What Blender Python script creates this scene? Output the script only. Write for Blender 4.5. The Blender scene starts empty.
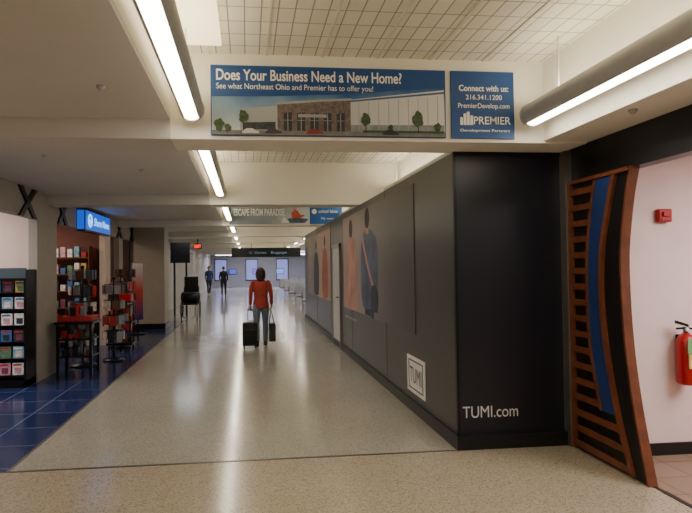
import bpy, bmesh, math, random
from mathutils import Vector, Matrix
from mathutils.bvhtree import BVHTree
random.seed(7)
sc = bpy.context.scene
COL = sc.collection

# ------------------------------------------------------------ materials
def lin(c):
    o=[]
    for v in c:
        v=v/255.0
        o.append(v/12.92 if v<=0.04045 else ((v+0.055)/1.055)**2.4)
    return (o[0],o[1],o[2],1)
MATS={}
def mat(name,col,rough=0.6,metal=0.0,var=0.06,scale=6.0,emit=0.0,ecol=None,bump=0.0,spec=0.5):
    if name in MATS: return MATS[name]
    m=bpy.data.materials.new(name); m.use_nodes=True
    nt=m.node_tree; b=nt.nodes['Principled BSDF']
    b.inputs['Roughness'].default_value=rough
    b.inputs['Metallic'].default_value=metal
    b.inputs['Specular IOR Level'].default_value=spec
    c=lin(col)
    tc=nt.nodes.new('ShaderNodeTexCoord'); n=nt.nodes.new('ShaderNodeTexNoise')
    n.inputs['Scale'].default_value=scale; n.inputs['Detail'].default_value=3
    nt.links.new(tc.outputs['Object'],n.inputs['Vector'])
    r=nt.nodes.new('ShaderNodeValToRGB')
    r.color_ramp.elements[0].position=.3; r.color_ramp.elements[1].position=.7
    r.color_ramp.elements[0].color=tuple(max(0,x*(1-var)) for x in c[:3])+(1,)
    r.color_ramp.elements[1].color=tuple(min(1,x*(1+var)) for x in c[:3])+(1,)
    nt.links.new(n.outputs['Fac'],r.inputs['Fac']); nt.links.new(r.outputs['Color'],b.inputs['Base Color'])
    if emit>0:
        b.inputs['Emission Color'].default_value=lin(ecol or col); b.inputs['Emission Strength'].default_value=emit
    if bump>0:
        bp=nt.nodes.new('ShaderNodeBump'); bp.inputs['Strength'].default_value=bump; bp.inputs['Distance'].default_value=.01
        nt.links.new(n.outputs['Fac'],bp.inputs['Height']); nt.links.new(bp.outputs['Normal'],b.inputs['Normal'])
    MATS[name]=m; return m

def terrazzo(name,c1,c2,c3,rough):
    m=bpy.data.materials.new(name); m.use_nodes=True; nt=m.node_tree; b=nt.nodes['Principled BSDF']
    tc=nt.nodes.new('ShaderNodeTexCoord')
    v=nt.nodes.new('ShaderNodeTexVoronoi'); v.inputs['Scale'].default_value=120
    nt.links.new(tc.outputs['Object'],v.inputs['Vector'])
    sp=nt.nodes.new('ShaderNodeSeparateColor'); nt.links.new(v.outputs['Color'],sp.inputs['Color'])
    r=nt.nodes.new('ShaderNodeValToRGB'); r.color_ramp.interpolation='CONSTANT'
    e=r.color_ramp.elements; e[0].position=0; e[0].color=lin(c2); e[1].position=.14; e[1].color=lin(c1)
    x=e.new(.6); x.color=lin([min(255,k*1.04) for k in c1]); x=e.new(.86); x.color=lin(c3)
    nt.links.new(sp.outputs['Red'],r.inputs['Fac'])
    n=nt.nodes.new('ShaderNodeTexNoise'); n.inputs['Scale'].default_value=.7; n.inputs['Detail'].default_value=4
    nt.links.new(tc.outputs['Object'],n.inputs['Vector'])
    mr=nt.nodes.new('ShaderNodeMapRange'); mr.inputs['To Min'].default_value=.86; mr.inputs['To Max'].default_value=1.1
    nt.links.new(n.outputs['Fac'],mr.inputs['Value'])
    mx=nt.nodes.new('ShaderNodeMix'); mx.data_type='RGBA'; mx.blend_type='MULTIPLY'; mx.inputs['Factor'].default_value=1
    nt.links.new(r.outputs['Color'],mx.inputs['A']); nt.links.new(mr.outputs['Result'],mx.inputs['B'])
    nt.links.new(mx.outputs['Result'],b.inputs['Base Color'])
    mr2=nt.nodes.new('ShaderNodeMapRange'); mr2.inputs['To Min'].default_value=rough-.04; mr2.inputs['To Max'].default_value=rough+.06
    nt.links.new(n.outputs['Fac'],mr2.inputs['Value']); nt.links.new(mr2.outputs['Result'],b.inputs['Roughness'])
    b.inputs['Coat Weight'].default_value=.3; b.inputs['Coat Roughness'].default_value=.15
    return m
def grid(name,c1,c2,cm,bw,bh,mortar,rough,bump=0.0,offset=0.0,rot=0,loc=(0,0,0),emit=0):
    m=bpy.data.materials.new(name); m.use_nodes=True; nt=m.node_tree; b=nt.nodes['Principled BSDF']
    b.inputs['Roughness'].default_value=rough
    tc=nt.nodes.new('ShaderNodeTexCoord'); mp=nt.nodes.new('ShaderNodeMapping'); mp.inputs['Rotation'].default_value=(0,0,rot)
    mp.inputs['Location'].default_value=loc
    nt.links.new(tc.outputs['Object'],mp.inputs['Vector'])
    k=nt.nodes.new('ShaderNodeTexBrick'); k.offset=offset; k.squash=1
    k.inputs['Scale'].default_value=1; k.inputs['Brick Width'].default_value=bw; k.inputs['Row Height'].default_value=bh
    k.inputs['Mortar Size'].default_value=mortar; k.inputs['Mortar Smooth'].default_value=.2
    k.inputs['Color1'].default_value=lin(c1); k.inputs['Color2'].default_value=lin(c2); k.inputs['Mortar'].default_value=lin(cm)
    nt.links.new(mp.outputs['Vector'],k.inputs['Vector']); nt.links.new(k.outputs['Color'],b.inputs['Base Color'])
    if bump:
        bp=nt.nodes.new('ShaderNodeBump'); bp.inputs['Strength'].default_value=bump; bp.inputs['Distance'].default_value=.01; bp.invert=True
        nt.links.new(k.outputs['Fac'],bp.inputs['Height']); nt.links.new(bp.outputs['Normal'],b.inputs['Normal'])
    return m
def gradient(name,axis,lo,hi,stops,rough=.5,noise=.15,nscale=1.2):
    m=bpy.data.materials.new(name); m.use_nodes=True; nt=m.node_tree; b=nt.nodes['Principled BSDF']; b.inputs['Roughness'].default_value=rough
    tc=nt.nodes.new('ShaderNodeTexCoord'); s=nt.nodes.new('ShaderNodeSeparateXYZ'); nt.links.new(tc.outputs['Object'],s.inputs['Vector'])
    n=nt.nodes.new('ShaderNodeTexNoise'); n.inputs['Scale'].default_value=nscale; n.inputs['Detail'].default_value=4; nt.links.new(tc.outputs['Object'],n.inputs['Vector'])
    mr=nt.nodes.new('ShaderNodeMapRange'); mr.inputs['From Min'].default_value=lo; mr.inputs['From Max'].default_value=hi
    nt.links.new(s.outputs[axis],mr.inputs['Value'])
    a=nt.nodes.new('ShaderNodeMath'); a.operation='MULTIPLY_ADD'; a.inputs[1].default_value=noise; 
    nt.links.new(n.outputs['Fac'],a.inputs[0]); nt.links.new(mr.outputs['Result'],a.inputs[2])
    a2=nt.nodes.new('ShaderNodeMath'); a2.operation='SUBTRACT'; a2.inputs[1].default_value=noise/2; nt.links.new(a.outputs[0],a2.inputs[0])
    r=nt.nodes.new('ShaderNodeValToRGB'); e=r.color_ramp.elements
    e[0].position=stops[0][0]; e[0].color=lin(stops[0][1]); e[1].position=stops[-1][0]; e[1].color=lin(stops[-1][1])
    for p,c in stops[1:-1]:
        x=e.new(p); x.color=lin(c)
    nt.links.new(a2.outputs[0],r.inputs['Fac']); nt.links.new(r.outputs['Color'],b.inputs['Base Color'])
    return m

M_ceil=mat('painted_plasterboard',(206,203,196),.85,var=.03,scale=1.5)
M_well=mat('white_paint',(238,234,222),.8,var=.03,scale=1.5)
M_tile=grid('ceiling_tiles',(242,238,222),(232,227,210),(160,153,136),.11,.21,.005,.6,.25)
M_rib=mat('ceiling_rib',(222,216,198),.6)
M_terr_near=terrazzo('terrazzo_warm',(172,160,138),(144,130,110),(192,180,158),.18)
M_terr=terrazzo('terrazzo_grey',(168,164,151),(144,140,128),(186,182,168),.15)
M_blue=grid('blue_floor_tile',(32,44,86),(40,54,98),(100,112,146),.6,.6,.009,.16)
M_room_floor=grid('brown_floor_tile',(150,126,106),(140,116,96),(100,82,66),.3,.3,.006,.35)
M_cream=mat('cream_wall',(222,202,190),.8,var=.03)
M_pink=mat('pink_wall',(238,212,208),.75,var=.02)
M_taupe=mat('taupe_wall',(164,158,150),.8,var=.04)
M_char=mat('charcoal_vinyl',(72,72,70),.34,var=.05,scale=1.5)
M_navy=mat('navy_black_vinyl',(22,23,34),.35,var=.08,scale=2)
M_black=mat('black_laminate',(14,14,17),.4)
M_blackm=mat('black_metal',(22,22,24),.35,.4)
M_alu=mat('brushed_aluminium',(150,148,145),.35,.8)
M_grey=mat('fixture_grey',(176,177,175),.45,.2)
M_lamp=mat('lamp_diffuser',(255,250,240),.5,emit=19,ecol=(255,244,224))
M_up=mat('added_uplight',(255,250,240),.5,emit=11,ecol=(255,240,210))  # unseen glowing top faces added to brighten the ceiling wells
M_wood=mat('stained_wood',(108,60,36),.4,var=.25,scale=9)
M_pblue=mat('pylon_blue',(30,54,110),.4,var=.1)
M_white=mat('white_plastic',(228,228,226),.5)
M_text=mat('white_vinyl',(240,240,240),.5)
M_red=mat('red_enamel',(180,20,24),.3)
M_dred=mat('red_goods',(170,28,28),.5)
M_sign=mat('banner_blue',(24,76,142),.5,var=.03,scale=2)
M_far=mat('far_wall_slate',(150,150,162),.6)

# ------------------------------------------------------------ helpers
def link(o,parent=None):
    COL.objects.link(o)
    if parent is not None: o.parent=parent
    return o
def grp(name):
    e=bpy.data.objects.new(name,None); e.empty_display_size=.2
    COL.objects.link(e); return e
def meshobj(name,verts,faces,m,parent=None,smooth=False):
    me=bpy.data.meshes.new(name); me.from_pydata([tuple(v) for v in verts],[],faces); me.update()
    if isinstance(m,(list,tuple)):
        for x in m: me.materials.append(x)
    else: me.materials.append(m)
    if smooth:
        for p in me.polygons: p.use_smooth=True
    o=bpy.data.objects.new(name,me); return link(o,parent)
def box(name,x0,x1,y0,y1,z0,z1,m,parent=None,bev=0.0,rotz=0):
    cx,cy,cz=(x0+x1)/2,(y0+y1)/2,(z0+z1)/2
    V=[(x,y,z) for x in (x0-cx,x1-cx) for y in (y0-cy,y1-cy) for z in (z0-cz,z1-cz)]
    F=[(0,1,3,2),(4,6,7,5),(0,4,5,1),(2,3,7,6),(0,2,6,4),(1,5,7,3)]
    o=meshobj(name,V,F,m,parent); o.location=(cx,cy,cz); o.rotation_euler=(0,0,rotz)
    if bev:
        b=o.modifiers.new('b','BEVEL'); b.width=bev; b.segments=2
    return o
def wbox(name,x0,x1,y0,y1,z0,z1,m,parent=None):
    V=[(x,y,z) for x in (x0,x1) for y in (y0,y1) for z in (z0,z1)]
    F=[(0,1,3,2),(4,6,7,5),(0,4,5,1),(2,3,7,6),(0,2,6,4),(1,5,7,3)]
    return meshobj(name,V,F,m,parent)
def prism(name,pts,axis,a0,a1,m,parent=None):
    n=len(pts)
    def P(p,a):
        return (a,p[0],p[1]) if axis=='x' else (p[0],a,p[1]) if axis=='y' else (p[0],p[1],a)
    V=[P(p,a0) for p in pts]+[P(p,a1) for p in pts]
    F=[tuple(range(n)),tuple(range(2*n-1,n-1,-1))]+[(i,(i+1)%n,n+(i+1)%n,n+i) for i in range(n)]
    o=meshobj(name,V,F,m,parent)
    bm=bmesh.new(); bm.from_mesh(o.data); bmesh.ops.recalc_face_normals(bm,faces=bm.faces); bm.to_mesh(o.data); bm.free()
    return o
def smooth_curve(P,n=6):
    out=[]
    for i in range(len(P)-1):
        p0=P[max(i-1,0)];p1=P[i];p2=P[i+1];p3=P[min(i+2,len(P)-1)]
        for k in range(n):
            t=k/n
            out.append(tuple(.5*((2*p1[j])+(-p0[j]+p2[j])*t+(2*p0[j]-5*p1[j]+4*p2[j]-p3[j])*t*t+(-p0[j]+3*p1[j]-3*p2[j]+p3[j])*t**3) for j in (0,1)))
    out.append(P[-1]); return out
def tubegeo(pts,radii,seg=14):
    pts=[Vector(p) for p in pts]; V=[];F=[]
    for i,p in enumerate(pts):
        d=(pts[min(i+1,len(pts)-1)]-pts[max(i-1,0)]).normalized()
        ref=Vector((1,0,0)) if abs(d.x)<.85 else Vector((0,1,0))
        u=(ref-ref.dot(d)*d).normalized(); w=d.cross(u)
        r=radii[i] if isinstance(radii,(list,tuple)) else radii
        ru,rw=(r if isinstance(r,(list,tuple)) else (r,r))
        for k in range(seg):
            a=2*math.pi*k/seg; V.append(p+u*math.cos(a)*ru+w*math.sin(a)*rw)
    for i in range(len(pts)-1):
        for k in range(seg):
            F.append((i*seg+k,i*seg+(k+1)%seg,(i+1)*seg+(k+1)%seg,(i+1)*seg+k))
    F.append(tuple(range(seg-1,-1,-1))); F.append(tuple(range((len(pts)-1)*seg,len(pts)*seg)))
    return V,F
def tube(name,pts,radii,m,parent=None,seg=14,smooth=True):
    V,F=tubegeo(pts,radii,seg); o=meshobj(name,V,F,m,parent)
    if smooth:
        for p in o.data.polygons[:-2]: p.use_smooth=True
    return o
def ellgeo(c,r,seg=18,rings=12,rot=None):
    V=[];F=[];c=Vector(c)
    for i in range(rings+1):
        th=math.pi*i/rings
        for k in range(seg):
            a=2*math.pi*k/seg
            v=Vector((r[0]*math.sin(th)*math.cos(a),r[1]*math.sin(th)*math.sin(a),r[2]*math.cos(th)))
            if rot: v=rot@v
            V.append(c+v)
    for i in range(rings):
        for k in range(seg):
            F.append((i*seg+k,(i+1)*seg+k,(i+1)*seg+(k+1)%seg,i*seg+(k+1)%seg))
    return V,F
def ell(name,c,r,m,parent=None,seg=18,rings=12):
    V,F=ellgeo(c,r,seg,rings); return meshobj(name,V,F,m,parent,True)
def text(name,body,m,parent,loc,width,rot,height=None,bold=0.0,shear=0.0):
    cu=bpy.data.curves.new(name,'FONT'); cu.body=body; cu.size=1; cu.extrude=0; cu.offset=bold; cu.shear=shear
    t=bpy.data.objects.new(name+'_c',cu); COL.objects.link(t)
    bpy.context.view_layer.update()
    me=bpy.data.meshes.new_from_object(t.evaluated_get(bpy.context.evaluated_depsgraph_get()))
    bpy.data.objects.remove(t); me.materials.clear(); me.materials.append(m)
    xs=[v.co.x for v in me.vertices]; ys=[v.co.y for v in me.vertices]
    w=max(xs)-min(xs); h=max(ys)-min(ys); s=width/w; sy=(height/h) if height else s
    x0=min(xs)
    for v in me.vertices: v.co.x=(v.co.x-x0)*s; v.co.y=v.co.y*sy; v.co.z=0
    o=bpy.data.objects.new(name,me); link(o,parent); o.location=loc; o.rotation_euler=rot; return o
RF=(math.pi/2,0,0)            # faces -Y
RX=(math.pi/2,0,-math.pi/2)   # faces -X
RL=(math.pi/2,0,math.pi/2)    # faces +X

# ------------------------------------------------------------ floor
fl=grp('floor')
wbox('terrazzo_near',-3.0,2.86,-5,4.70,-.05,0,M_terr_near,fl)
wbox('terrazzo_corridor',-1.9,2.86,4.73,17.6,-.05,0,M_terr,fl)
wbox('terrazzo_far',-3.0,8,17.6,48,-.05,0,M_terr,fl)
wbox('expansion_joint',-6.5,2.86,4.70,4.73,-.05,.002,mat('joint_metal',(92,84,72),.4,.5),fl)
wbox('blue_tile',-6.5,-1.93,4.73,17.6,-.05,0,M_blue,fl)
wbox('blue_tile_edge',-1.93,-1.9,4.73,17.6,-.05,.001,mat('edge_metal',(110,108,110),.4,.5),fl)
wbox('shop_floor_near',-6.5,-3.0,-5,4.70,-.05,0,M_blue,fl)
wbox('side_room_floor',2.90,6.5,-5,4.36,-.05,0,M_room_floor,fl)
wbox('threshold_strip',2.86,2.90,-5,3.66,-.05,.004,M_blackm,fl)

# ------------------------------------------------------------ ceiling
ce=grp('ceiling')
wbox('ceiling_left_panel',-6.5,-.575,-5,48,2.75,2.79,M_ceil,ce)
wbox('ceiling_right_soffit',2.45,8,-5,48,2.62,2.66,M_well,ce)
wbox('well_side_left',-.60,-.575,-5,48,2.79,3.27,M_well,ce)
wbox('well_side_right',2.45,2.475,-5,48,2.66,3.27,M_well,ce)
wbox('tile_grid',-.60,2.475,-5,48,3.27,3.30,M_tile,ce)
for k in range(6):
    x=-.28+k*.44
    wbox('ceiling_rib_%d'%k,x,x+.018,-4,17.7,3.262,3.27,M_rib,ce)
BY=[-4.5,-.1,4.37,8.85,13.3,17.75,22.2,26.65,31.1,35.5,40]
for i,y in enumerate(BY):
    if i==1: continue
    wbox('cross_beam_%d'%i,-.575,2.45,y,y+.43,2.60,3.27,M_well,ce)
    wbox('cross_beam_left_%d'%i,-3.0,-.575,y,y+.43,2.60,2.75,M_ceil,ce)
    wbox('cross_beam_right_%d'%i,2.45,2.82,y,y+.38,2.60,2.62,M_well,ce)
wbox('luminous_panel',-.47,-.17,3.1,4.15,3.245,3.254,mat('panel_glow',(255,245,215),.5,emit=1.8,ecol=(255,228,176)),ce)
for j,(x,y,z) in enumerate([(-.9,3.6,2.75),(-2.0,5.8,2.75),(-1.2,6.6,2.75),(-.9,10,2.75),(-2.0,9.4,2.75),(2.56,3.45,2.62),(-1.6,2.9,2.75),(-1.2,13,2.75)]):
    tube('sprinkler_%d'%j,[(x,y,z),(x,y,z-.012),(x,y,z-.03)],[.03,.026,.010],M_grey,ce,10)
for k in range(5):  # glowing ceiling panels added to brighten the far hall
    wbox('added_hall_panel_%d'%k,3.2,6.6,19+k*5.5,19.6+k*5.5,2.61,2.619,mat('added_hall_glow',(250,250,255),.5,emit=8,ecol=(240,242,255)),ce)
    wbox('added_hall_panel_b%d'%k,-2.4,-1.6,18.9+k*4.45,19.5+k*4.45,2.741,2.749,mat('added_hall_glow',(0,0,0)),ce)
wbox('added_hall_panel_end',-2.4,6.6,43,44.2,2.6,2.609,mat('added_hall_glow',(0,0,0)),ce)  # one more glowing panel added to brighten the corridor's end

# ------------------------------------------------------------ tube light fixtures (lit underside, plus an added glowing top for the wells)
def fixture(x,y0,y1):
    g=grp('tube_light_fixture')
    z=2.80; r=.09; seg=32; V=[];F=[];mi=[]
    ys=[y0,y0+.02,y1-.02,y1]; rs=[r*.9,r,r,r*.9]
    for y,rr in zip(ys,rs):
        for k in range(seg):
            a=2*math.pi*k/seg; V.append((x+rr*math.cos(a),y,z+rr*math.sin(a)))
    for i in range(3):
        for k in range(seg):
            F.append((i*seg+k,(i+1)*seg+k,(i+1)*seg+(k+1)%seg,i*seg+(k+1)%seg))
            a=360*(k+.5)/seg
            mi.append(1 if (i==1 and 232<a<308) else 2 if (i==1 and 55<a<125) else 0)
    F.append(tuple(range(seg))); F.append(tuple(range(4*seg-1,3*seg-1,-1))); mi+=[0,0]
    o=meshobj('housing',V,F,[M_grey,M_lamp,M_up],g)
    for p,k in zip(o.data.polygons,mi): p.material_index=k; p.use_smooth=len(p.vertices)==4
    n=max(2,int((y1-y0)/1.6))
    for k in range(n):
        y=y0+.4+(y1-y0-.8)*k/(n-1)
        tube('hanger_%d'%k,[(x,y,z+.08),(x,y,3.27)],.006,M_white,g,8)
    for yy in (y0,y1):
        tube('end_cap',[(x,yy-.012,z),(x,yy+.012,z)],.096,M_grey,g,28,False)
    return g
for i in range(1,len(BY)-1):
    a=BY[i]+.43 if i>1 else -4.0; b=BY[i+1]
    for x in (-.40,2.28):
        fixture(x,a+.2,b-.12)

# ------------------------------------------------------------ left shops (wall_left)
wl=grp('wall_left')
XF=-3.0
wbox('near_wall',-3.12,XF,-5,4.9,0,2.75,M_cream,wl)
wbox('fascia',-3.12,XF,4.9,48,2.35,2.75,M_taupe,wl)
wbox('shop_back_wall',-6.5,-6.4,-5,17.6,0,2.75,M_cream,wl)
wbox('divider_a',-6.4,-3.12,8.5,8.62,0,2.75,M_cream,wl)
wbox('pier_a',-3.12,XF,8.42,9.25,0,2.35,M_taupe,wl)
wbox('divider_b',-6.4,-3.12,12.5,12.62,0,2.75,mat('burgundy_wall',(110,64,54),.7),wl)
wbox('pier_b',-3.12,XF,12.3,12.75,0,2.35,M_cream,wl)
wbox('pier_c',-3.12,XF,13.6,14.0,0,2.35,M_taupe,wl)
wbox('divider_c',-6.4,-3.12,15.3,15.42,0,2.75,mat('dark_shop_wall',(60,44,40),.7),wl)
wbox('pillar',-3.0,-2.2,15.3,16.1,0,2.75,M_taupe,wl)
wbox('pillar_base',-3.0,-2.18,15.28,16.12,0,.15,M_blackm,wl)
wbox('far_wall',-3.12,XF,15.42,48,0,2.35,M_taupe,wl)
for j,(y0,y1,z0,z1) in enumerate([(7.72,8.35,2.33,2.74),(9.25,9.75,2.34,2.72),(13.3,13.9,2.34,2.72),(14.8,15.2,2.34,2.72)]):
    w=.13
    prism('cross_trim_a%d'%j,[(y0,z0),(y0+w,z0),(y1,z1),(y1-w,z1)],'x',XF,XF+.03,M_blackm,wl)
    prism('cross_trim_b%d'%j,[(y1-w,z0),(y1,z0),(y0+w,z1),(y0,z1)],'x',XF,XF+.031,M_blackm,wl)
g=grp('illuminated_shop_sign')
box('sign_case',XF,XF+.14,10.3,12.15,2.30,2.70,M_blackm,g,.01)
box('sign_face',XF+.14,XF+.15,10.34,12.11,2.33,2.67,mat('sign_glow_blue',(16,50,150),.4,emit=1.0,ecol=(24,90,215)),g)
box('sign_end_face',XF+.01,XF+.13,10.29,10.3,2.33,2.67,mat('sign_glow_blue',(30,80,200)),g)
ml=mat('sign_letters',(150,210,250),.4,emit=2.2,ecol=(130,205,255))
text('lettering','Shore News',ml,g,(XF+.155,10.85,2.43),1.15,RL,.15,.01,.35)
ang=[i*math.pi/8 for i in range(17)]
tube('logo_ring',[(XF+.155,10.6+.11*math.cos(a),2.5+.11*math.sin(a)) for a in ang],.014,ml,g,6)
prism('logo_wave',[(10.5,2.47),(10.57,2.53),(10.63,2.48),(10.70,2.53),(10.70,2.49),(10.63,2.44),(10.57,2.49),(10.5,2.44)],'x',XF+.15,XF+.16,ml,g)

def area(name,loc,size,power,col,rot=(0,0,0)):
    l=bpy.data.lights.new(name,'AREA'); l.shape='RECTANGLE'; l.size=size[0]; l.size_y=size[1]; l.energy=power; l.color=col
    o=bpy.data.objects.new(name,l); COL.objects.link(o); o.location=loc; o.rotation_euler=rot; return o
area('shop_ceiling_light',(-4.6,6.8,2.7),(1.6,2.5),115,(1,.9,.86))
area('shop_ceiling_light',(-4.6,10.6,2.7),(1.6,2.5),60,(1,.84,.68))
area('shop_ceiling_light',(-4.6,14,2.7),(1.6,1.5),35,(1,.74,.55))
area('room_ceiling_light',(4.5,2.4,2.55),(1.6,2.0),110,(1,.93,.92))
area('concourse_blue_fill',(-.5,41.8,2.55),(4,1.5),90,(.5,.5,1))  # added fill that tints the far end blue, no fixture

# ------------------------------------------------------------ right side: barricade
bx=grp('wall_right')
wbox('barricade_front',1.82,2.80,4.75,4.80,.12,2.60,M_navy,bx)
wbox('barricade_side',1.82,1.87,4.80,17.6,.12,2.60,M_char,bx)
wbox('barricade_end',1.87,8,17.55,17.6,0,2.62,M_char,bx)
wbox('corner_post',2.80,2.86,4.66,4.80,0,2.62,M_alu,bx)
wbox('corner_bead',1.812,1.835,4.742,4.765,.12,2.60,M_blackm,bx)
wbox('barricade_top_trim',1.81,2.80,4.735,4.755,2.57,2.60,M_blackm,bx)
for y in (7.24,9.68,12.1,14.56):
    wbox('panel_joint_%d'%int(y),1.817,1.82,y,y+.006,.12,2.6,M_black,bx)
b1=wbox('baseboard_front',1.79,2.80,4.70,4.75,0,.12,M_black)
b2=wbox('baseboard_side',1.79,1.82,4.75,17.6,0,.12,M_black)
t=text('wall_lettering','TUMI.com',mat('lettering_grey',(215,214,212),.5),None,(1.86,4.745,.265),.505,RF,.10)
g=grp('logo_sign')
box('plaque',1.812,1.82,5.64,6.28,.20,.60,M_white,g)
for nm,a in (('frame_t',(5.70,6.22,.545,.56)),('frame_b',(5.70,6.22,.24,.255)),('frame_l',(6.20,6.22,.24,.56)),('frame_r',(5.70,5.72,.24,.56))):
    box(nm,1.809,1.812,a[0],a[1],a[2],a[3],M_char,g)
text('letters','TUMI',M_char,g,(1.808,6.17,.315),.42,RX,.17)
# poster with two travellers: one in a blue-grey coat with a pink bag strap, one in a pale coat
def blob(nm,pts,x0,x1,m,g): 
    c=smooth_curve(list(pts)+[pts[0]],5)[:-1]
    return prism(nm,c,'x',x0,x1,m,g)
g=grp('wall_poster')
box('print',1.812,1.82,5.95,10.45,.85,2.5,gradient('poster_warm_grey','Y',-2.3,2.3,[(0,(74,73,71)),(.22,(90,88,86)),(.45,(120,116,116)),(.7,(160,146,142)),(1,(176,152,144))],.4,.25,.8),g)
coat=gradient('print_coat_blue','Y',-.6,.6,[(0,(70,82,110)),(.35,(104,118,148)),(.6,(64,74,102)),(1,(96,106,132))],.45,.7,3)
pinkc=gradient('print_coat_pink','Y',-.6,.6,[(0,(186,132,124)),(.5,(212,168,156)),(1,(176,122,112))],.45,.6,3)
for mm in (coat,pinkc):
    # local coordinates differ per print: wrap so folds repeat across the cloth
    pass
tan=mat('strap_pink',(204,150,140),.6,var=.1,scale=2); skinp=mat('skin_print',(196,156,136),.6,var=.1,scale=3); hairp=mat('hair_print',(64,50,46),.6,var=.3,scale=8); trp=mat('trouser_print',(58,64,84),.6,var=.3,scale=4)
CB=mat('coat_print_blue',(86,98,128),.5,var=.45,scale=2.2); CP=mat('coat_print_pink',(196,146,134),.5,var=.3,scale=2.2)
blob('traveler_a_trousers',[(8.55,.86),(8.5,1.2),(8.1,1.2),(7.95,.86),(8.2,.86)],1.8105,1.812,trp,g)
blob('traveler_a_coat',[(7.86,1.02),(7.8,1.5),(7.84,1.98),(8.08,2.14),(8.32,2.17),(8.56,2.12),(8.76,1.95),(8.82,1.5),(8.72,1.0),(8.3,.96)],1.8095,1.8105,CB,g)
blob('traveler_a_arm',[(7.78,1.15),(7.66,1.5),(7.68,1.9),(7.84,2.05),(7.96,1.9),(7.92,1.5),(7.92,1.15)],1.809,1.8095,CB,g)
blob('traveler_a_neck',[(8.22,2.1),(8.22,2.24),(8.42,2.24),(8.42,2.1)],1.8088,1.8095,skinp,g)
blob('traveler_a_head',[(8.16,2.3),(8.2,2.44),(8.32,2.49),(8.44,2.44),(8.48,2.3),(8.4,2.19),(8.24,2.19)],1.808,1.8088,hairp,g)
prism('traveler_a_strap',smooth_curve([(8.7,2.02),(8.5,1.75),(8.2,1.45),(7.95,1.25)])+smooth_curve([(7.92,1.32),(8.16,1.52),(8.45,1.82),(8.62,2.08)]),'x',1.808,1.809,tan,g)
blob('traveler_a_bag',[(7.7,.95),(7.66,1.2),(7.8,1.32),(8.05,1.3),(8.12,1.1),(8.05,.95)],1.807,1.808,trp,g)
blob('traveler_b_coat',[(9.15,.88),(9.12,1.4),(9.2,1.9),(9.4,2.05),(9.65,2.08),(9.9,2.03),(10.08,1.85),(10.14,1.4),(10.08,.88),(9.6,.86)],1.8095,1.812,CP,g)
blob('traveler_b_neck',[(9.55,2.02),(9.55,2.16),(9.75,2.16),(9.75,2.02)],1.8088,1.8095,skinp,g)
blob('traveler_b_head',[(9.5,2.24),(9.54,2.37),(9.66,2.42),(9.78,2.37),(9.82,2.24),(9.74,2.12),(9.58,2.12)],1.808,1.8088,hairp,g)
g=grp('wall_poster')
box('print',1.812,1.82,12.1,16.6,.85,2.45,gradient('poster_brown','Y',-2.3,2.3,[(0,(172,140,126)),(.4,(186,158,142)),(.7,(134,122,116)),(1,(146,132,124))],.45,.4),g)
blob('traveler_c_coat',[(12.6,.9),(12.5,1.5),(12.7,1.95),(13.0,2.05),(13.3,1.95),(13.5,1.5),(13.4,.9)],1.810,1.812,mat('coat_rust',(168,100,76),.6,var=.3,scale=3),g)
blob('traveler_c_head',[(12.86,2.2),(13.0,2.34),(13.14,2.2),(13.0,2.06)],1.809,1.810,hairp,g)
blob('traveler_d_coat',[(14.2,.9),(14.1,1.5),(14.3,1.9),(14.65,2.0),(15.0,1.9),(15.2,1.4),(15.1,.9)],1.810,1.812,trp,g)
blob('traveler_d_head',[(14.5,2.16),(14.65,2.3),(14.8,2.16),(14.65,2.02)],1.809,1.810,hairp,g)
text('wall_lettering','designed for every journey',mat('lettering_grey',(0,0,0)),None,(1.815,10.35,.68),1.1,RX,.05)
g=grp('door_1')
box('leaf',1.800,1.818,10.88,11.72,.02,1.98,mat('door_paint',(206,206,206),.5),g)
box('jamb_a',1.79,1.825,10.80,10.88,0,2.06,M_alu,g); box('jamb_b',1.79,1.825,11.72,11.80,0,2.06,M_alu,g)
box('head',1.79,1.825,10.80,11.80,1.98,2.06,M_alu,g)
tube('handle',[(1.79,10.95,1.0),(1.76,10.95,1.0),(1.76,11.07,1.0)],.01,M_blackm,g,8)

# ------------------------------------------------------------ right storefront with pylon
wr=grp('wall_storefront')
wbox('dark_header',2.86,2.98,-5,4.75,2.32,2.62,M_black,wr)
wbox('dark_return',2.90,3.0,4.40,4.75,0,2.32,M_black,wr)
wbox('near_jamb',2.86,2.98,-5,1.0,0,2.32,M_black,wr)
wbox('pink_back_wall',2.93,6.5,4.36,4.40,0,2.62,M_pink,wr)
wbox('pink_side_wall',6.4,6.5,-5,4.36,0,2.62,M_pink,wr)
bb=wbox('baseboard_room',3.0,6.4,4.345,4.36,0,.10,M_black)
p=grp('decorative_pylon')
R=[(3.85,2.32),(3.92,2.07),(3.98,1.70),(3.98,1.33),(3.95,.96),(3.89,.60),(3.81,.26),(3.74,0.004)]
RR=smooth_curve(R)
prism('black_body',[(4.68,.004),(4.68,2.32)]+[(y+.006,z) for y,z in RR],'x',2.84,2.90,M_black,p)
C=smooth_curve([(4.03,2.32),(4.11,2.07),(4.21,1.69),(4.22,1.25),(4.14,.75),(4.02,.33),(3.90,.02)])
prism('curved_rail',[(y+.022,z) for y,z in C]+[(y-.022,z) for y,z in reversed(C)],'x',2.815,2.84,M_wood,p)
prism('outer_edge_rail',[(y+.02,z) for y,z in RR]+[(y,z) for y,z in reversed(RR)],'x',2.83,2.85,M_wood,p)
prism('outer_edge_band',[(y+.006,z) for y,z in RR]+[(y,z) for y,z in reversed(RR)],'x',2.85,2.902,M_wood,p)
BL=smooth_curve([(4.26,2.28),(4.34,1.95),(4.39,1.55),(4.37,.95),(4.24,.42)])
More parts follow.
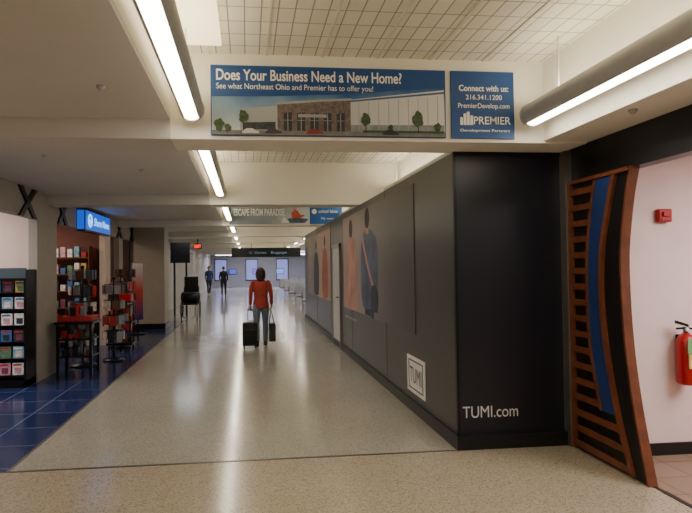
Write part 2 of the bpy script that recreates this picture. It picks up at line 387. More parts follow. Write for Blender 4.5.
BR=smooth_curve([(4.07,2.28),(4.16,2.0),(4.245,1.69),(4.255,1.25),(4.18,.80),(4.08,.42)])
prism('blue_inlay',BL+list(reversed(BR)),'x',2.822,2.84,M_pblue,p)
prism('inlay_rail',[(y+.03,z) for y,z in BL]+[(y,z) for y,z in reversed(BL)],'x',2.815,2.84,M_wood,p)
wbox('post',2.815,2.84,4.61,4.67,.004,2.32,M_wood,p)
def ybl(z):
    if z>2.28: return 4.26
    if z<.42: return None
    return min(BL,key=lambda q:abs(q[1]-z))[0]
def yc(z): return min(C,key=lambda q:abs(q[1]-z))[0]
k=0; z=.03
while z<2.3:
    y=ybl(z) if ybl(z) else yc(z)
    wbox('rung_%d'%k,2.818,2.838,y,4.62,z,z+.05,M_wood,p); z+=.135;k+=1
wbox('top_cap',2.812,2.84,3.87,4.67,2.29,2.32,M_wood,p)
g=grp('fire_alarm_strobe')
box('housing',3.41,3.53,4.31,4.36,1.94,2.05,M_red,g,.01); box('strobe_lens',3.44,3.50,4.295,4.31,1.985,2.025,M_dred,g,.005)
box('speaker_grille',3.43,3.51,4.305,4.311,1.95,1.975,M_dred,g)
g=grp('fire_extinguisher')
ex,ey=3.59,4.27
tube('cylinder',[(ex,ey,.60),(ex,ey,.62),(ex,ey,.95),(ex,ey,.99),(ex,ey,1.02)],[.065,.075,.075,.055,.025],M_red,g,24)
tube('valve',[(ex,ey,1.02),(ex,ey,1.07)],.02,M_alu,g,12)
prism('lever',[(ex-.09,1.10),(ex+.02,1.07),(ex+.02,1.09),(ex-.09,1.125)],'y',ey-.01,ey+.01,M_blackm,g)
prism('carry_handle',[(ex-.08,1.05),(ex+.02,1.055),(ex+.02,1.07),(ex-.08,1.065)],'y',ey-.01,ey+.01,M_blackm,g)
tube('hose',[(ex+.01,ey-.01,1.06),(ex+.07,ey-.03,1.05),(ex+.10,ey-.03,.95),(ex+.095,ey-.03,.8),(ex+.085,ey-.03,.72)],[.01,.01,.01,.01,.014],M_blackm,g,10)
box('label',ex-.04,ex+.04,ey-.078,ey-.070,.74,.88,mat('label_yellow',(212,190,110),.5,var=.3,scale=20),g)
ell('gauge',(ex-.01,ey-.03,1.05),(.018,.008,.018),M_white,g)
box('inspection_tag',ex-.055,ex-.015,ey-.085,ey-.082,.86,.98,mat('tag_green',(120,170,110),.6),g)
box('wall_bracket',ex-.02,ex+.02,ey+.06,4.36,.9,1.0,M_blackm,g)

# ------------------------------------------------------------ advertising banner
def sx(u): return -.267+(u-212)*.00804
def sz(v): return 3.175-(v-65)*.0077
g=grp('advertising_banner')
Yb=4.37
box('banner_board',sx(212),sx(445),Yb-.02,Yb,sz(136),sz(65),M_sign,g)
sky=gradient('banner_sky','Z',2.66,3.0,[(0,(196,204,212)),(.5,(128,160,192)),(1,(40,92,154))],.5,.9,3)
prism('sky_print',[(sx(213),sz(134)),(sx(444),sz(134)),(sx(444),sz(84)),(sx(400),sz(87)),(sx(340),sz(92.5)),(sx(270),sz(96)),(sx(213),sz(97))],'y',Yb-.023,Yb-.02,sky,g)
wb=gradient('print_white_wall','X',0,1.6,[(0,(150,156,164)),(.5,(188,192,198)),(1,(218,220,222))],.5,.15,4); brick=mat('print_brick',(108,98,96),.6,var=.35,scale=40); gl=mat('print_glass',(48,54,64),.4,var=.4,scale=30)
prism('building_wing',[(sx(240),sz(131)),(sx(443),sz(131)),(sx(443),sz(86)),(sx(348),sz(98)),(sx(240),sz(109))],'y',Yb-.026,Yb-.023,wb,g)
prism('roof_band',[(sx(348),sz(100.5)),(sx(443),sz(90)),(sx(443),sz(88)),(sx(348),sz(98.8))],'y',Yb-.028,Yb-.026,mat('print_roof_blue',(70,100,140),.5),g)
lg=mat('print_grey_line',(160,164,170),.5)
for k in range(9):
    u=356+k*10
    prism('wing_bay_%d'%k,[(sx(u),sz(129)),(sx(u+.6),sz(129)),(sx(u+.6),sz(102-(u-348)*.105)),(sx(u),sz(102-(u-348)*.105))],'y',Yb-.028,Yb-.026,lg,g)
prism('wing_lower_wall',[(sx(348),sz(131)),(sx(443),sz(131)),(sx(443),sz(123)),(sx(348),sz(124))],'y',Yb-.0275,Yb-.026,mat('print_lower_wall',(132,138,146),.5,var=.2,scale=20),g)  # darker printed band along the wing's lower wall
prism('wing_left_windows',[(sx(243),sz(130)),(sx(274),sz(130)),(sx(274),sz(122)),(sx(243),sz(123))],'y',Yb-.0275,Yb-.026,gl,g)
prism('brick_block',[(sx(276),sz(132)),(sx(348),sz(133)),(sx(348),sz(97)),(sx(318),sz(99)),(sx(276),sz(103))],'y',Yb-.028,Yb-.026,brick,g)
prism('brick_cornice',[(sx(275),sz(104.5)),(sx(318),sz(100.8)),(sx(349),sz(98.8)),(sx(349),sz(96.6)),(sx(318),sz(98.4)),(sx(275),sz(102.3))],'y',Yb-.029,Yb-.028,lg,g)
for k in range(5):
    u=282+k*13
    prism('print_window_%d'%k,[(sx(u),sz(131)),(sx(u+8),sz(131)),(sx(u+8),sz(112)),(sx(u),sz(113))],'y',Yb-.030,Yb-.028,gl,g)
    box('print_mullion_%d'%k,sx(u+3.7),sx(u+4.3),Yb-.031,Yb-.030,sz(131),sz(113),lg,g)
    box('print_transom_%d'%k,sx(u),sx(u+8),Yb-.031,Yb-.030,sz(120.4),sz(120),lg,g)
box('entrance_canopy',sx(296),sx(324),Yb-.033,Yb-.031,sz(117),sz(114),wb,g)
box('print_asphalt',sx(213),sx(444),Yb-.030,Yb-.026,sz(135.5),sz(131),mat('print_asphalt',(112,114,116),.6,var=.2,scale=12),g)
gr=mat('print_leaves',(62,84,56),.7,var=.45,scale=50)
box('print_lawn',sx(360),sx(443),Yb-.031,Yb-.028,sz(132),sz(129.5),gr,g)
for k,(u,v,s) in enumerate([(220,126,4.5),(228,129,3),(243,117,4.5),(363,118,4.5),(416,117,5.5),(388,127,2.5),(436,126,3.5)]):
    pts=[(sx(u)+s*.0079*math.cos(a)*(1+.2*math.sin(3*a+k)+.1*math.sin(7*a)),sz(v)+s*.011*math.sin(a)*(1+.12*math.cos(5*a+k))) for a in [i*math.pi/12 for i in range(24)]]
    prism('print_tree_%d'%k,pts,'y',Yb-.033,Yb-.030,gr,g)
    box('print_trunk_%d'%k,sx(u)-.003,sx(u)+.003,Yb-.032,Yb-.030,sz(132),sz(v),M_blackm,g)
for k,(u,c) in enumerate([(250,(200,200,200)),(272,(60,60,70)),(312,(130,50,46)),(388,(40,40,48))]):
    cm=mat('print_car_%d'%k,c,.4)
    prism('print_car_%d'%k,[(sx(u-8),sz(134)),(sx(u+8),sz(134)),(sx(u+8),sz(132)),(sx(u+4),sz(131)),(sx(u+2),sz(129)),(sx(u-4),sz(129)),(sx(u-6),sz(131)),(sx(u-8),sz(132))],'y',Yb-.034,Yb-.032,cm,g)
text('headline','Does Your Business Need a New Home?',M_text,g,(sx(217.5),Yb-.024,sz(80)),sx(400)-sx(217.5),RF,.088,.018)
text('subline','See what Northeast Ohio and Premier has to offer you!',M_text,g,(sx(217.5),Yb-.0245,sz(89)),sx(371)-sx(217.5),RF,.058,.002)
g=grp('advertising_banner')
box('banner_board',sx(451),sx(517),Yb-.02,Yb,sz(136),sz(65),M_sign,g)
def ct(nm,s,u0,u1,v,h,b=0.0): text(nm,s,M_text,g,(sx(u0),Yb-.023,sz(v)),sx(u1)-sx(u0),RF,h,b)
ct('line_a','Connect with us:',459,511,86,.05,.018); ct('line_b','216.341.1200',466,504,95,.04,.006); ct('line_c','PremierDevelop.com',458,512,104,.052,.006)
ct('brand','PREMIER',474,513,121,.062,.01); ct('tagline','Development Partners',460,512,129,.028,.01)
for k,(u,h) in enumerate([(460,8),(463.5,12),(467,14),(470.5,10)]):
    box('logo_tower_%d'%k,sx(u),sx(u+2.8),Yb-.023,Yb-.02,sz(122),sz(122-h),M_text,g)
g=grp('advertising_banner')
Y2=13.3
box('banner_board',-.40,2.28,Y2-.02,Y2,2.63,3.14,gradient('banner_scene','X',-1.3,1.3,[(0,(120,134,146)),(.4,(150,160,166)),(.6,(206,214,218)),(1,(190,204,216))],.5,.5,3),g)
box('banner_right',1.5,2.28,Y2-.024,Y2-.02,2.63,3.14,mat('banner_blue_bright',(24,96,176),.5),g)
text('headline','ESCAPE FROM PARADISE',mat('banner_text',(240,242,244),.5),g,(-.3,Y2-.024,2.84),1.2,RF,.17,.025)
bt=mat('banner_boat',(70,84,104),.5,var=.4,scale=12)
prism('print_hull',[(.95,2.72),(1.02,2.66),(1.38,2.66),(1.47,2.75),(1.3,2.77),(1.0,2.77)],'y',Y2-.03,Y2-.02,bt,g)
prism('print_rider',[(1.08,2.77),(1.06,2.9),(1.14,2.98),(1.22,2.94),(1.28,2.84),(1.36,2.86),(1.37,2.82),(1.26,2.77)],'y',Y2-.032,Y2-.02,mat('banner_rider',(190,80,60),.5,var=.3),g)
prism('print_rider_head',[(1.15+.045*math.cos(a),3.02+.05*math.sin(a)) for a in [i*math.pi/6 for i in range(12)]],'y',Y2-.032,Y2-.02,mat('banner_skin',(200,160,140),.5),g)
prism('print_spray',[(.82,2.66),(.88,2.8),(.98,2.72),(1.02,2.66)],'y',Y2-.031,Y2-.02,M_text,g)
text('line_a','united lakes',M_text,g,(1.72,Y2-.027,2.90),.45,RF,.08,.01); text('line_b','Fly now',M_text,g,(1.78,Y2-.027,2.74),.3,RF,.07,.01)
prism('logo_disc',[(1.61+.06*math.cos(a),2.93+.06*math.sin(a)) for a in [i*math.pi/8 for i in range(16)]],'y',Y2-.028,Y2-.02,M_text,g)

# ------------------------------------------------------------ magazine rack and shop displays
cols=[(180,50,46),(220,205,196),(60,105,160),(210,180,84),(40,52,66),(130,172,196),(196,150,164),(96,128,100),(235,235,230),(120,60,84)]
def cover(i): 
    return mat('cover_%d'%(i%10),cols[i%10],.45,var=.35,scale=18)
g=grp('magazine_rack')
x0,x1,y0,y1=-3.78,-3.02,8.05,8.46
for xx in (x0,x1-.03): box('side',xx,xx+.03,y0,y1,0,1.62,M_blackm,g,.004)
box('back',x0,x1,y1-.03,y1,0,1.62,M_blackm,g); box('plinth',x0,x1,y0,y1,0,.10,M_blackm,g); box('header',x0,x1,y0,y0+.03,1.5,1.64,mat('rack_header',(70,84,92),.4,emit=.05),g)
for r in range(6):
    zz=.14+r*.225
    box('shelf_%d'%r,x0+.03,x1-.03,y0+.02+.02*r,y1-.03,zz,zz+.015,M_blackm,g)
    box('lip_%d'%r,x0+.03,x1-.03,y0+.02+.02*r,y0+.028+.02*r,zz,zz+.035,M_blackm,g)
    for k in range(4):
        xa=x0+.05+k*.17
        cc=cover([8,1,5,4,2,8,6,4,1,8,3,7][(r*5+k*3)%12])
        ya=y0+.06+.02*r
        box('magazine_%d_%d'%(r,k),xa,xa+.145,ya,ya+.01,zz+.018,zz+.195,cc,g)
        box('cover_title_%d_%d'%(r,k),xa+.01,xa+.12,ya-.002,ya,zz+.155,zz+.18,cover(random.choice([0,2,4,8])),g)
        box('cover_picture_%d_%d'%(r,k),xa+.03,xa+.115,ya-.002,ya,zz+.05,zz+.13,cover(random.choice([1,4,6,7,9])),g)
def bottle_goods(g,xs,y0,y1,z,n,smin=.04,smax=.09,cl=None):
    for k in range(n):
        x=random.uniform(xs[0],xs[1]-.07); y=random.uniform(y0,y1-.06); h=random.uniform(.07,.2)
        w=random.uniform(smin,smax)
        box('goods_%d'%k,x,x+w,y,y+w*.7,z,z+h,cover(random.randint(0,9)) if not cl else cl[random.randint(0,len(cl)-1)],g,.006)
g=grp('display_table')
tx0,tx1,ty0,ty1=-2.88,-2.32,8.75,9.25
for a in (tx0+.02,tx1-.06):
    for b in (ty0+.02,ty1-.06): box('leg',a,a+.04,b,b+.04,0,.78,M_blackm,g)
box('top',tx0,tx1,ty0,ty1,.78,.82,M_blackm,g,.005); box('low_shelf',tx0+.02,tx1-.02,ty0+.02,ty1-.02,.28,.30,M_blackm,g)
box('mid_shelf',tx0+.02,tx1-.02,ty0+.02,ty1-.02,.54,.56,M_blackm,g)
box('red_bin',tx0+.03,tx1-.03,ty0+.03,ty1-.03,.82,.90,M_dred,g,.01)
dkg=[mat('goods_dark',(34,30,34),.5),mat('goods_brown',(100,60,44),.5),M_dred,mat('goods_grey',(140,140,146),.5)]
bottle_goods(g,(tx0+.04,tx1-.04),ty0+.04,ty1-.06,.90,9,cl=dkg)
bottle_goods(g,(tx0+.04,tx1-.04),ty0+.04,ty1-.06,.30,10,cl=dkg); bottle_goods(g,(tx0+.04,tx1-.04),ty0+.04,ty1-.06,.56,10,cl=dkg)
def spinner(cx,cy,h,pal,seed,r=.24):
    random.seed(seed); g=grp('spinner_rack')
    tube('pole',[(cx,cy,.05),(cx,cy,h)],.018,M_blackm,g,10)
    tube('base',[(cx,cy,0),(cx,cy,.03),(cx,cy,.06)],[r*.95,r*.9,.05],M_blackm,g,20)
    z=.35;k=0
    while z<h-.1:
        tube('ring_%d'%k,[(cx+r*.7*math.cos(a),cy+r*.7*math.sin(a),z+.18) for a in [i*math.pi/8 for i in range(17)]],.006,M_blackm,g,6)
        for i in range(8):
            a=i*math.pi/4+k*.2; x=cx+r*math.cos(a)*.85; y=cy+r*math.sin(a)*.85
            tube('hook_%d_%d'%(k,i),[(cx,cy,z+.18),(x,y,z+.18)],.004,M_blackm,g,5)
            o=box('packet_%d_%d'%(k,i),x-.012,x+.012,y-.055,y+.055,z-.02+random.uniform(0,.05),z+.17,pal[random.randint(0,len(pal)-1)],g,.004); o.rotation_euler=(0,0,a)
        z+=.27;k+=1
    ell('cap',(cx,cy,h),(.04,.04,.03),M_blackm,g)
pal1=dkg+[cover(1),cover(4),cover(5)]
spinner(-2.75,9.75,1.65,pal1,1); spinner(-2.35,10.2,1.45,pal1,2,.2)
spinner(-2.62,12.0,1.5,dkg+[cover(0),cover(1)],3); spinner(-2.75,13.1,1.55,dkg,4)
g=grp('gift_shelf')
for zz in (.1,.45,.8,1.15,1.5): 
    box('shelf',-3.9,-3.2,9.0,9.4,zz,zz+.02,M_blackm,g)
    random.seed(int(zz*100)); 
    for k in range(6):
        xa=-3.88+k*.11; box('goods_%d'%k,xa,xa+.08,9.05,9.2,zz+.02,zz+.02+random.uniform(.1,.26),cover(random.randint(0,9)),g,.006)
for xx in (-3.92,-3.2): box('upright',xx,xx+.02,9.0,9.4,0,1.75,M_blackm,g)
g=grp('gift_shelf')
for zz in (.1,.45,.8,1.15,1.5,1.85):
    box('shelf',-5.6,-3.3,12.1,12.45,zz,zz+.02,M_wood,g)
    for k in range(16):
        xa=-5.55+k*.14; box('goods_%d'%k,xa,xa+.1,12.15,12.3,zz+.02,zz+.02+random.uniform(.1,.26),cover(random.randint(0,9)),g,.006)
for xx in (-5.62,-3.3): box('upright',xx,xx+.02,12.1,12.46,0,2.1,M_wood,g)
g=grp('luggage_display_cart')
box('deck',-2.75,-2.25,11.3,11.75,.12,.16,M_blackm,g)
for a in (-2.7,-2.3):
    for b in (11.35,11.7): tube('caster',[(a-.012,b,.05),(a+.012,b,.05)],.05,M_blackm,g,12); tube('post',[(a,b,.1),(a,b,1.0)],.012,M_blackm,g,8)
box('tray',-2.75,-2.25,11.3,11.75,.55,.57,M_blackm,g); box('tray_top',-2.75,-2.25,11.3,11.75,.95,.97,M_blackm,g)
box('red_box',-2.5,-2.28,11.32,11.6,.97,1.12,M_red,g,.01); box('dark_box',-2.72,-2.52,11.35,11.7,.97,1.2,dkg[0],g,.01)
bottle_goods(g,(-2.72,-2.3),11.34,11.7,.57,6,cl=dkg); bottle_goods(g,(-2.72,-2.3),11.34,11.7,.16,6,cl=dkg)
g=grp('standing_poster')
box('panel',-2.86,-2.54,14.2,14.24,.35,1.75,gradient('poster_redblue','Z',-.7,.7,[(0,(30,50,120)),(.5,(190,60,60)),(1,(200,200,210))],.4,.5),g,.005,rotz=.9)
tube('post',[(-2.70,14.26,.02),(-2.70,14.26,.4)],.02,M_blackm,g); tube('foot',[(-2.70,14.24,0),(-2.70,14.24,.03)],.2,M_blackm,g,20)

# ------------------------------------------------------------ far concourse
we=grp('wall_end')
wbox('end_wall',-3.12,8,48,48.1,0,3.3,M_far,we); 
wf=grp('wall_gate_side')
wbox('gate_wall',8,8.1,17.6,48,0,2.66,M_far,wf)
wk=grp('wall_back'); wbox('back_wall',-6.5,6.5,-5.1,-5,0,3.3,M_cream,wk)
def screen(name,x0,x1,y,z0,z1,col,e):
    g=grp(name); box('bezel',x0-.04,x1+.04,y,y+.08,z0-.04,z1+.04,M_black,g,.01)
    box('display',x0,x1,y-.006,y,z0,z1,mat('glow_%d_%d_%d'%col,col,.4,emit=e),g); return g
for k in range(3): 
    screen('wall_screen',-1.5+k*2.0,-.9+k*2.0,47.9,1.1,1.5,[(70,80,180),(110,90,190),(110,140,200)][k%3],1.2)
# window-like glowing panels added to lighten the end wall
for k in range(4):
    g=grp('window_like_panel_%d'%(k+1)); xa=-2.7+k*2.6
    box('glow_pane',xa,xa+1.0 if k%2 else xa+.95,47.96,47.99,.6,2.3,mat('added_blue_glow',(120,126,170),.2,emit=.9,ecol=(130,135,200)),g)
    for q in (xa-.03,xa+.97): box('mullion',q,q+.05,47.93,48,.55,2.35,M_blackm,g)
    box('sill',xa-.05,xa+1.03,47.9,48,.52,.6,M_blackm,g); box('head',xa-.05,xa+1.03,47.93,48,2.3,2.36,M_blackm,g)
g=grp('gate_direction_sign')
box('panel',-.65,2.3,24,24.15,2.06,2.46,M_black,g,.01)
text('wording','C Gates   Baggage',mat('sign_text',(130,165,205),.4,emit=.3),g,(.1,23.99,2.21),1.6,RF,.12)
for x in (.2,1.6): tube('rod',[(x,24.07,2.46),(x,24.07,3.27)],.012,M_alu,g,8)
g=screen('flight_information_display',-2.75,-2.45,17.2,1.5,2.25,(150,190,230),1.2)
box('mount_post',-2.64,-2.56,17.28,17.34,0,2.3,M_blackm,g)
g=grp('exit_sign')
box('case',-2.05,-1.75,22.1,22.14,2.36,2.58,M_blackm,g); text('letters','EXIT',mat('exit_red',(255,40,30),.4,emit=5),g,(-2.02,22.09,2.40),.24,RF,.13)
box('stem',-1.92,-1.88,22.11,22.13,2.58,2.75,M_blackm,g)
g=grp('gate_information_board')
box('board',-2.6,-1.95,19.5,19.6,1.8,2.5,M_black,g); box('post_a',-2.5,-2.44,19.5,19.6,0,1.8,M_blackm,g); box('post_b',-2.1,-2.04,19.5,19.6,0,1.8,M_blackm,g)
g=grp('wheelchair'); wx,wy=-1.78,18
for s in (-1,1):
    x=wx+s*.28
    tube('wheel_%d'%s,[(x,wy+.3*math.cos(a),.31+.3*math.sin(a)) for a in [i*math.pi/12 for i in range(25)]],.014,M_blackm,g,8)
    for i in range(6):
        a=i*math.pi/6; tube('spoke',[(x,wy+.3*math.cos(a),.31+.3*math.sin(a)),(x,wy-.3*math.cos(a),.31-.3*math.sin(a))],.004,M_alu,g,5)
    tube('caster_%d'%s,[(x-s*.03,wy-.42,.08),(x-s*.06,wy-.42,.08)],.08,M_blackm,g,14)
    tube('frame_%d'%s,[(x-s*.05,wy-.42,.15),(x-s*.05,wy-.4,.48),(x-s*.05,wy+.2,.5),(x-s*.05,wy+.25,1.0),(x-s*.05,wy+.4,1.02)],.014,M_blackm,g,8)
    tube('arm_%d'%s,[(x-s*.05,wy-.3,.5),(x-s*.05,wy-.3,.72),(x-s*.05,wy+.22,.74)],.016,M_blackm,g,8)
    tube('footrest_%d'%s,[(x-s*.1,wy-.42,.46),(x-s*.1,wy-.58,.12),(x-s*.18,wy-.62,.10)],.014,M_blackm,g,8)
box('seat',wx-.22,wx+.22,wy-.25,wy+.22,.47,.53,M_black,g,.02); box('backrest',wx-.22,wx+.22,wy+.2,wy+.25,.53,1.35,M_black,g,.02)
tube('duffel_bag',[(wx-.3,wy-.02,.70),(wx-.26,wy-.02,.70),(wx+.26,wy-.02,.70),(wx+.3,wy-.02,.70)],[.1,.17,.17,.1],M_black,g,18)
for r,yy in enumerate((20,23,26.5,30,34)):
    g=grp('waiting_seat_row')
    n=5
    for k in range(n):
        x=2.0+k*.6
        box('seat_%d'%k,x,x+.52,yy,yy+.48,.40,.46,mat('seat_vinyl',(176,178,190),.4),g,.02)
        o=box('back_%d'%k,x,x+.52,yy+.46,yy+.52,.46,.92,mat('seat_vinyl',(0,0,0)),g,.02)
        for xx in (x-.03,): tube('armrest_%d'%k,[(xx,yy+.45,.46),(xx,yy+.45,.66),(xx,yy+.05,.66),(xx,yy+.05,.46)],.014,M_alu,g,8)
    tube('beam',[(1.95,yy+.25,.36),(2.0+n*.6,yy+.25,.36)],.03,M_alu,g,10)
    for x in (2.3,4.6): tube('leg_a',[(x,yy+.25,.36),(x,yy+.02,.0)],.018,M_alu,g,8); tube('leg_b',[(x,yy+.25,.36),(x,yy+.48,.0)],.018,M_alu,g,8)

# ------------------------------------------------------------ people
def fuse(name,parts,mats,loc,rotz,voxel,parent=None):
    V=[];F=[];L=[]
    for (v,f,mi) in parts:
        o=len(V); V+=[Vector(p) for p in v]; F+=[tuple(o+i for i in ff) for ff in f]; L+=[mi]*len(f)
    me=bpy.data.meshes.new(name); me.from_pydata([tuple(v) for v in V],[],F); me.update()
    ob=bpy.data.objects.new(name+'_src',me); COL.objects.link(ob)
    md=ob.modifiers.new('r','REMESH'); md.mode='VOXEL'; md.voxel_size=voxel; md.use_smooth_shade=True
    sm=ob.modifiers.new('s','SMOOTH'); sm.factor=.5; sm.iterations=2
    bpy.context.view_layer.update()
    m2=bpy.data.meshes.new_from_object(ob.evaluated_get(bpy.context.evaluated_depsgraph_get())); m2.name=name
    tree=BVHTree.FromPolygons(V,F)
    bpy.data.objects.remove(ob)
    m2.materials.clear()
    for m in mats: m2.materials.append(m)
    for p in m2.polygons:
        h=tree.find_nearest(p.center); p.material_index=L[h[2]] if h[2] is not None else 0; p.use_smooth=True
    o=bpy.data.objects.new(name,m2); link(o,parent); o.location=loc; o.rotation_euler=(0,0,rotz); return o
def T(pts,r,mi,seg=16):
    v,f=tubegeo(pts,r,seg); return (v,f,mi)
def E(c,r,mi,rot=None):
    v,f=ellgeo(c,r,rot=rot); return (v,f,mi)
def hand(w,A,B,mi):
    w=Vector(w);A=Vector(A);B=Vector(B);Z=Vector((0,0,1)); P=[]
    c=w-Z*.045-B*.006
    ra=[.036 if abs(A[i])>.5 else (.015 if abs(B[i])>.5 else .045) for i in range(3)]
    P.append(E(c,ra,mi))
    C=w-Z*.090+B*.012
    for off,L in zip((-.029,-.010,.010,.028),(.88,1.0,.95,.78)):
        pts=[w-Z*.055+A*off*.8-B*.008]
        for th in (0,45,90,140,185):
            t=math.radians(th*L); pts.append(C+A*off-B*.021*math.cos(t)-Z*.021*math.sin(t))
        P.append(T(pts,[.009,.009,.0085,.008,.0078,.006],mi,10))
    P.append(T([w-Z*.02+A*.018+B*.004,w-Z*.05+A*.036+B*.014,w-Z*.078+A*.03+B*.03,w-Z*.098+A*.018+B*.034],[.012,.011,.010,.007],mi,10))
    return P
SKIN=mat('skin',(196,148,124),.55); HAIR=mat('hair_dark_brown',(54,34,26),.5,var=.3,scale=40)
SWEAT=mat('sweater_red',(160,60,50),.85,var=.14,scale=30,bump=.2); JEAN=mat('jeans_grey_blue',(116,130,142),.8,var=.12,scale=30); SHOE=mat('shoe_dark',(34,30,30),.5)
EYE=mat('eye_dark',(24,18,16),.3); LIP=mat('lips',(150,80,72),.5)
AX=.212
def person(name,loc,rotz,mats,voxel,hair='long',height=1.0):
    P=[]
    P.append(T([(-.075,0,.86),(-.085,-.02,.76),(-.088,-.07,.60),(-.09,-.105,.46),(-.09,-.13,.32),(-.09,-.165,.10)],[(.085,.095),(.088,.095),(.072,.078),(.056,.058),(.055,.06),(.047,.05)],3))
    P.append(T([(.075,0,.86),(.085,.01,.76),(.088,.02,.60),(.086,.03,.46),(.084,.10,.32),(.082,.20,.14)],[(.085,.095),(.088,.095),(.072,.078),(.056,.058),(.055,.06),(.047,.05)],3))
    P.append(E((0,0,.86),(.15,.105,.12),3))
    P.append(T([(-.09,-.165,.11),(-.09,-.16,.05)],[.036,.036],4)); P.append(E((-.092,-.215,.036),(.042,.115,.034),4)); P.append(E((-.09,-.145,.035),(.034,.04,.033),4))
    rt=Matrix.Rotation(math.radians(28),3,'X')
    P.append(T([(.082,.20,.15),(.083,.20,.09)],[.036,.036],4)); P.append(E((.085,.145,.06),(.042,.11,.032),4,rt)); P.append(E((.083,.20,.09),(.034,.038,.035),4))
    tor=[(0,0,.79),(0,0,.81),(0,0,.88),(0,-.002,.99),(0,-.006,1.10),(0,-.008,1.19),(0,-.002,1.27),(0,0,1.325),(0,.004,1.365)]
    tr=[(.156,.122),(.164,.128),(.156,.122),(.136,.104),(.144,.112),(.150,.118),(.152,.100),(.120,.078),(.06,.058)]
    P.append(T(tor,tr,2,28))
    P.append(E((-.055,-.085,1.17),(.062,.05,.058),2)); P.append(E((.055,-.085,1.17),(.062,.05,.058),2))
    P.append(T([(0,.006,1.34),(0,.0,1.40),(0,-.006,1.45)],[.05,.046,.047],0))
    P.append(T([(0,.005,1.352),(0,.004,1.375)],[.066,.058],2))
    P.append(E((0,.0,1.51),(.070,.085,.088),0)); P.append(E((0,-.028,1.462),(.052,.056,.055),0)); P.append(E((0,-.045,1.425),(.028,.026,.018),0))
    P.append(T([(0,-.078,1.512),(0,-.094,1.482),(0,-.086,1.474)],[.007,.013,.011],0,10))
    for s in (-1,1):
        P.append(E((s*.071,.004,1.49),(.010,.018,.028),0)); P.append(E((s*.027,-.078,1.508),(.013,.007,.007),5)); P.append(T([(s*.014,-.083,1.526),(s*.040,-.077,1.527)],[.005,.004],1,8))
    P.append(E((0,-.081,1.448),(.022,.008,.007),6))
    P.append(E((0,.018,1.535),(.084,.090,.080),1))
    if hair=='long':
        P.append(E((0,.055,1.46),(.088,.056,.11),1)); P.append(E((0,.062,1.38),(.080,.036,.06),1))
        for s in (-1,1): P.append(T([(s*.05,-.045,1.575),(s*.077,-.02,1.53),(s*.083,-.008,1.45),(s*.080,.01,1.375)],[(.018,.02),(.019,.034),(.02,.036),(.012,.022)],1,10))
    else:
        P.append(E((0,.04,1.50),(.078,.060,.07),1))
    for s in (-1,1):
        P.append(E((s*.145,0,1.295),(.056,.056,.055),2))
        P.append(T([(s*.135,0,1.31),(s*.172,.008,1.24),(s*.192,.022,1.15),(s*.205,.035,1.06),(s*.209,.01,.95),(s*AX,-.012,.865)],[.050,.052,.048,.042,.037,.033],2))
        P.append(T([(s*AX,-.006,.885),(s*AX,-.015,.845),(s*AX,-.017,.825)],[.024,.023,.026],0,12))
        A,B=((1,0,0),(0,1,0)) if s>0 else ((0,1,0),(1,0,0))
        P+=hand((s*AX,-.017,.84),A,B,0)
    g=bpy.data.objects.new(name,None); COL.objects.link(g); g.location=loc; g.rotation_euler=(0,0,rotz); g.scale=(height,)*3
    fuse('body',P,mats,(0,0,0),0,voxel,g); return g
WX,WY=.27,11.4
person('walking_woman',(WX,WY,0),math.pi,[SKIN,HAIR,SWEAT,JEAN,SHOE,EYE,LIP],.0055)
g=grp('rolling_suitcase'); cx,cy=WX-AX,WY+.005
box('shell',cx-.165,cx+.13,cy-.26,cy-.05,.06,.52,M_black,g,.025)
box('front_pocket',cx-.13,cx+.10,cy-.285,cy-.25,.10,.38,M_blackm,g,.012)
for s in (-1,1):
    tube('pole_%d'%s,[(cx+s*.06,cy-.10,.50),(cx+s*.06,cy,.742),(cx+s*.055,cy,.750)],.007,M_alu,g,8)
    for yy in (-.22,-.08): tube('wheel',[(cx-.02+s*.11-.012,cy+yy,.03),(cx-.02+s*.11+.012,cy+yy,.03)],.03,M_blackm,g,14); box('wheel_fork',cx-.02+s*.11-.016,cx-.02+s*.11+.016,cy+yy-.01,cy+yy+.01,.03,.07,M_blackm,g)
tube('grip',[(cx-.072,cy,.750),(cx+.072,cy,.750)],.0105,M_black,g,12)
tube('top_handle',[(cx-.05,cy-.15,.52),(cx-.04,cy-.15,.545),(cx+.04,cy-.15,.545),(cx+.05,cy-.15,.52)],.008,M_blackm,g,8)
g=grp('tote_bag'); bxx,byy=WX+AX-.012,WY+.017
prism('bag_body',[(byy-.15,.12),(byy+.15,.12),(byy+.17,.16),(byy+.13,.46),(byy-.13,.46),(byy-.17,.16)],'x',bxx-.045,bxx+.085,M_black,g)
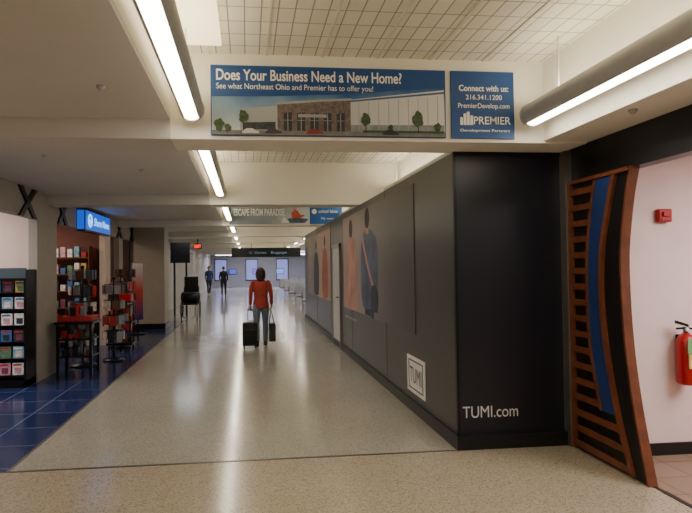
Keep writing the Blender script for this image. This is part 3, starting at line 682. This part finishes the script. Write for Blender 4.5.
prism('bag_flap',[(byy-.13,.34),(byy+.13,.34),(byy+.135,.47),(byy-.135,.47)],'x',bxx-.050,bxx+.090,M_blackm,g)
for s in (-1,1):
    o=.015+s*.05
    tube('strap_%d'%s,[(bxx+o,byy-.08,.45),(bxx+o*.5,byy-.06,.62),(bxx,byy-.035,.74),(bxx,byy,.752),(bxx,byy+.035,.74),(bxx+o*.5,byy+.06,.62),(bxx+o,byy+.08,.45)],.007,M_blackm,g,8)
dark=mat('coat_black',(26,26,32),.8); trou=mat('trousers_dark',(36,38,48),.8)
person('walking_traveler',(-1.35,32.5,0),math.pi,[SKIN,HAIR,dark,trou,SHOE,EYE,LIP],.013,'short',height=1.06)
person('walking_traveler',(-2.35,35,0),.3,[SKIN,HAIR,mat('coat_blue',(40,60,110),.8),trou,SHOE,EYE,LIP],.013,'short',height=1.08)
person('walking_traveler',(.9,41,0),.1,[SKIN,HAIR,mat('coat_grey',(110,110,116),.8),trou,SHOE,EYE,LIP],.013,'short',height=1.06)

# ------------------------------------------------------------ world & camera
w=bpy.data.worlds.new('world'); sc.world=w; w.use_nodes=True
w.node_tree.nodes['Background'].inputs['Color'].default_value=(.9,.85,.8,1); w.node_tree.nodes['Background'].inputs['Strength'].default_value=.15
cam=bpy.data.cameras.new('camera'); co=bpy.data.objects.new('camera',cam); COL.objects.link(co)
F=560.0
cam.sensor_width=36; cam.sensor_fit='HORIZONTAL'; cam.lens=F*36/692; cam.clip_start=.05; cam.clip_end=200
yaw=math.atan(60/F); pitch=math.atan((267.25-256.5)/F); roll=.0125
fwd=Vector((math.sin(yaw)*math.cos(pitch),math.cos(yaw)*math.cos(pitch),math.sin(pitch)))
right=Vector((math.cos(yaw),-math.sin(yaw),0)); up=right.cross(fwd)
# hand-held camera with a slight roll
r2=right*math.cos(roll)-up*math.sin(roll); u2=up*math.cos(roll)+right*math.sin(roll)
Mx=Matrix((r2,u2,-fwd)).transposed().to_4x4(); Mx.translation=Vector((0,0,1.6)); co.matrix_world=Mx
cam.shift_x=39/692
sc.camera=co
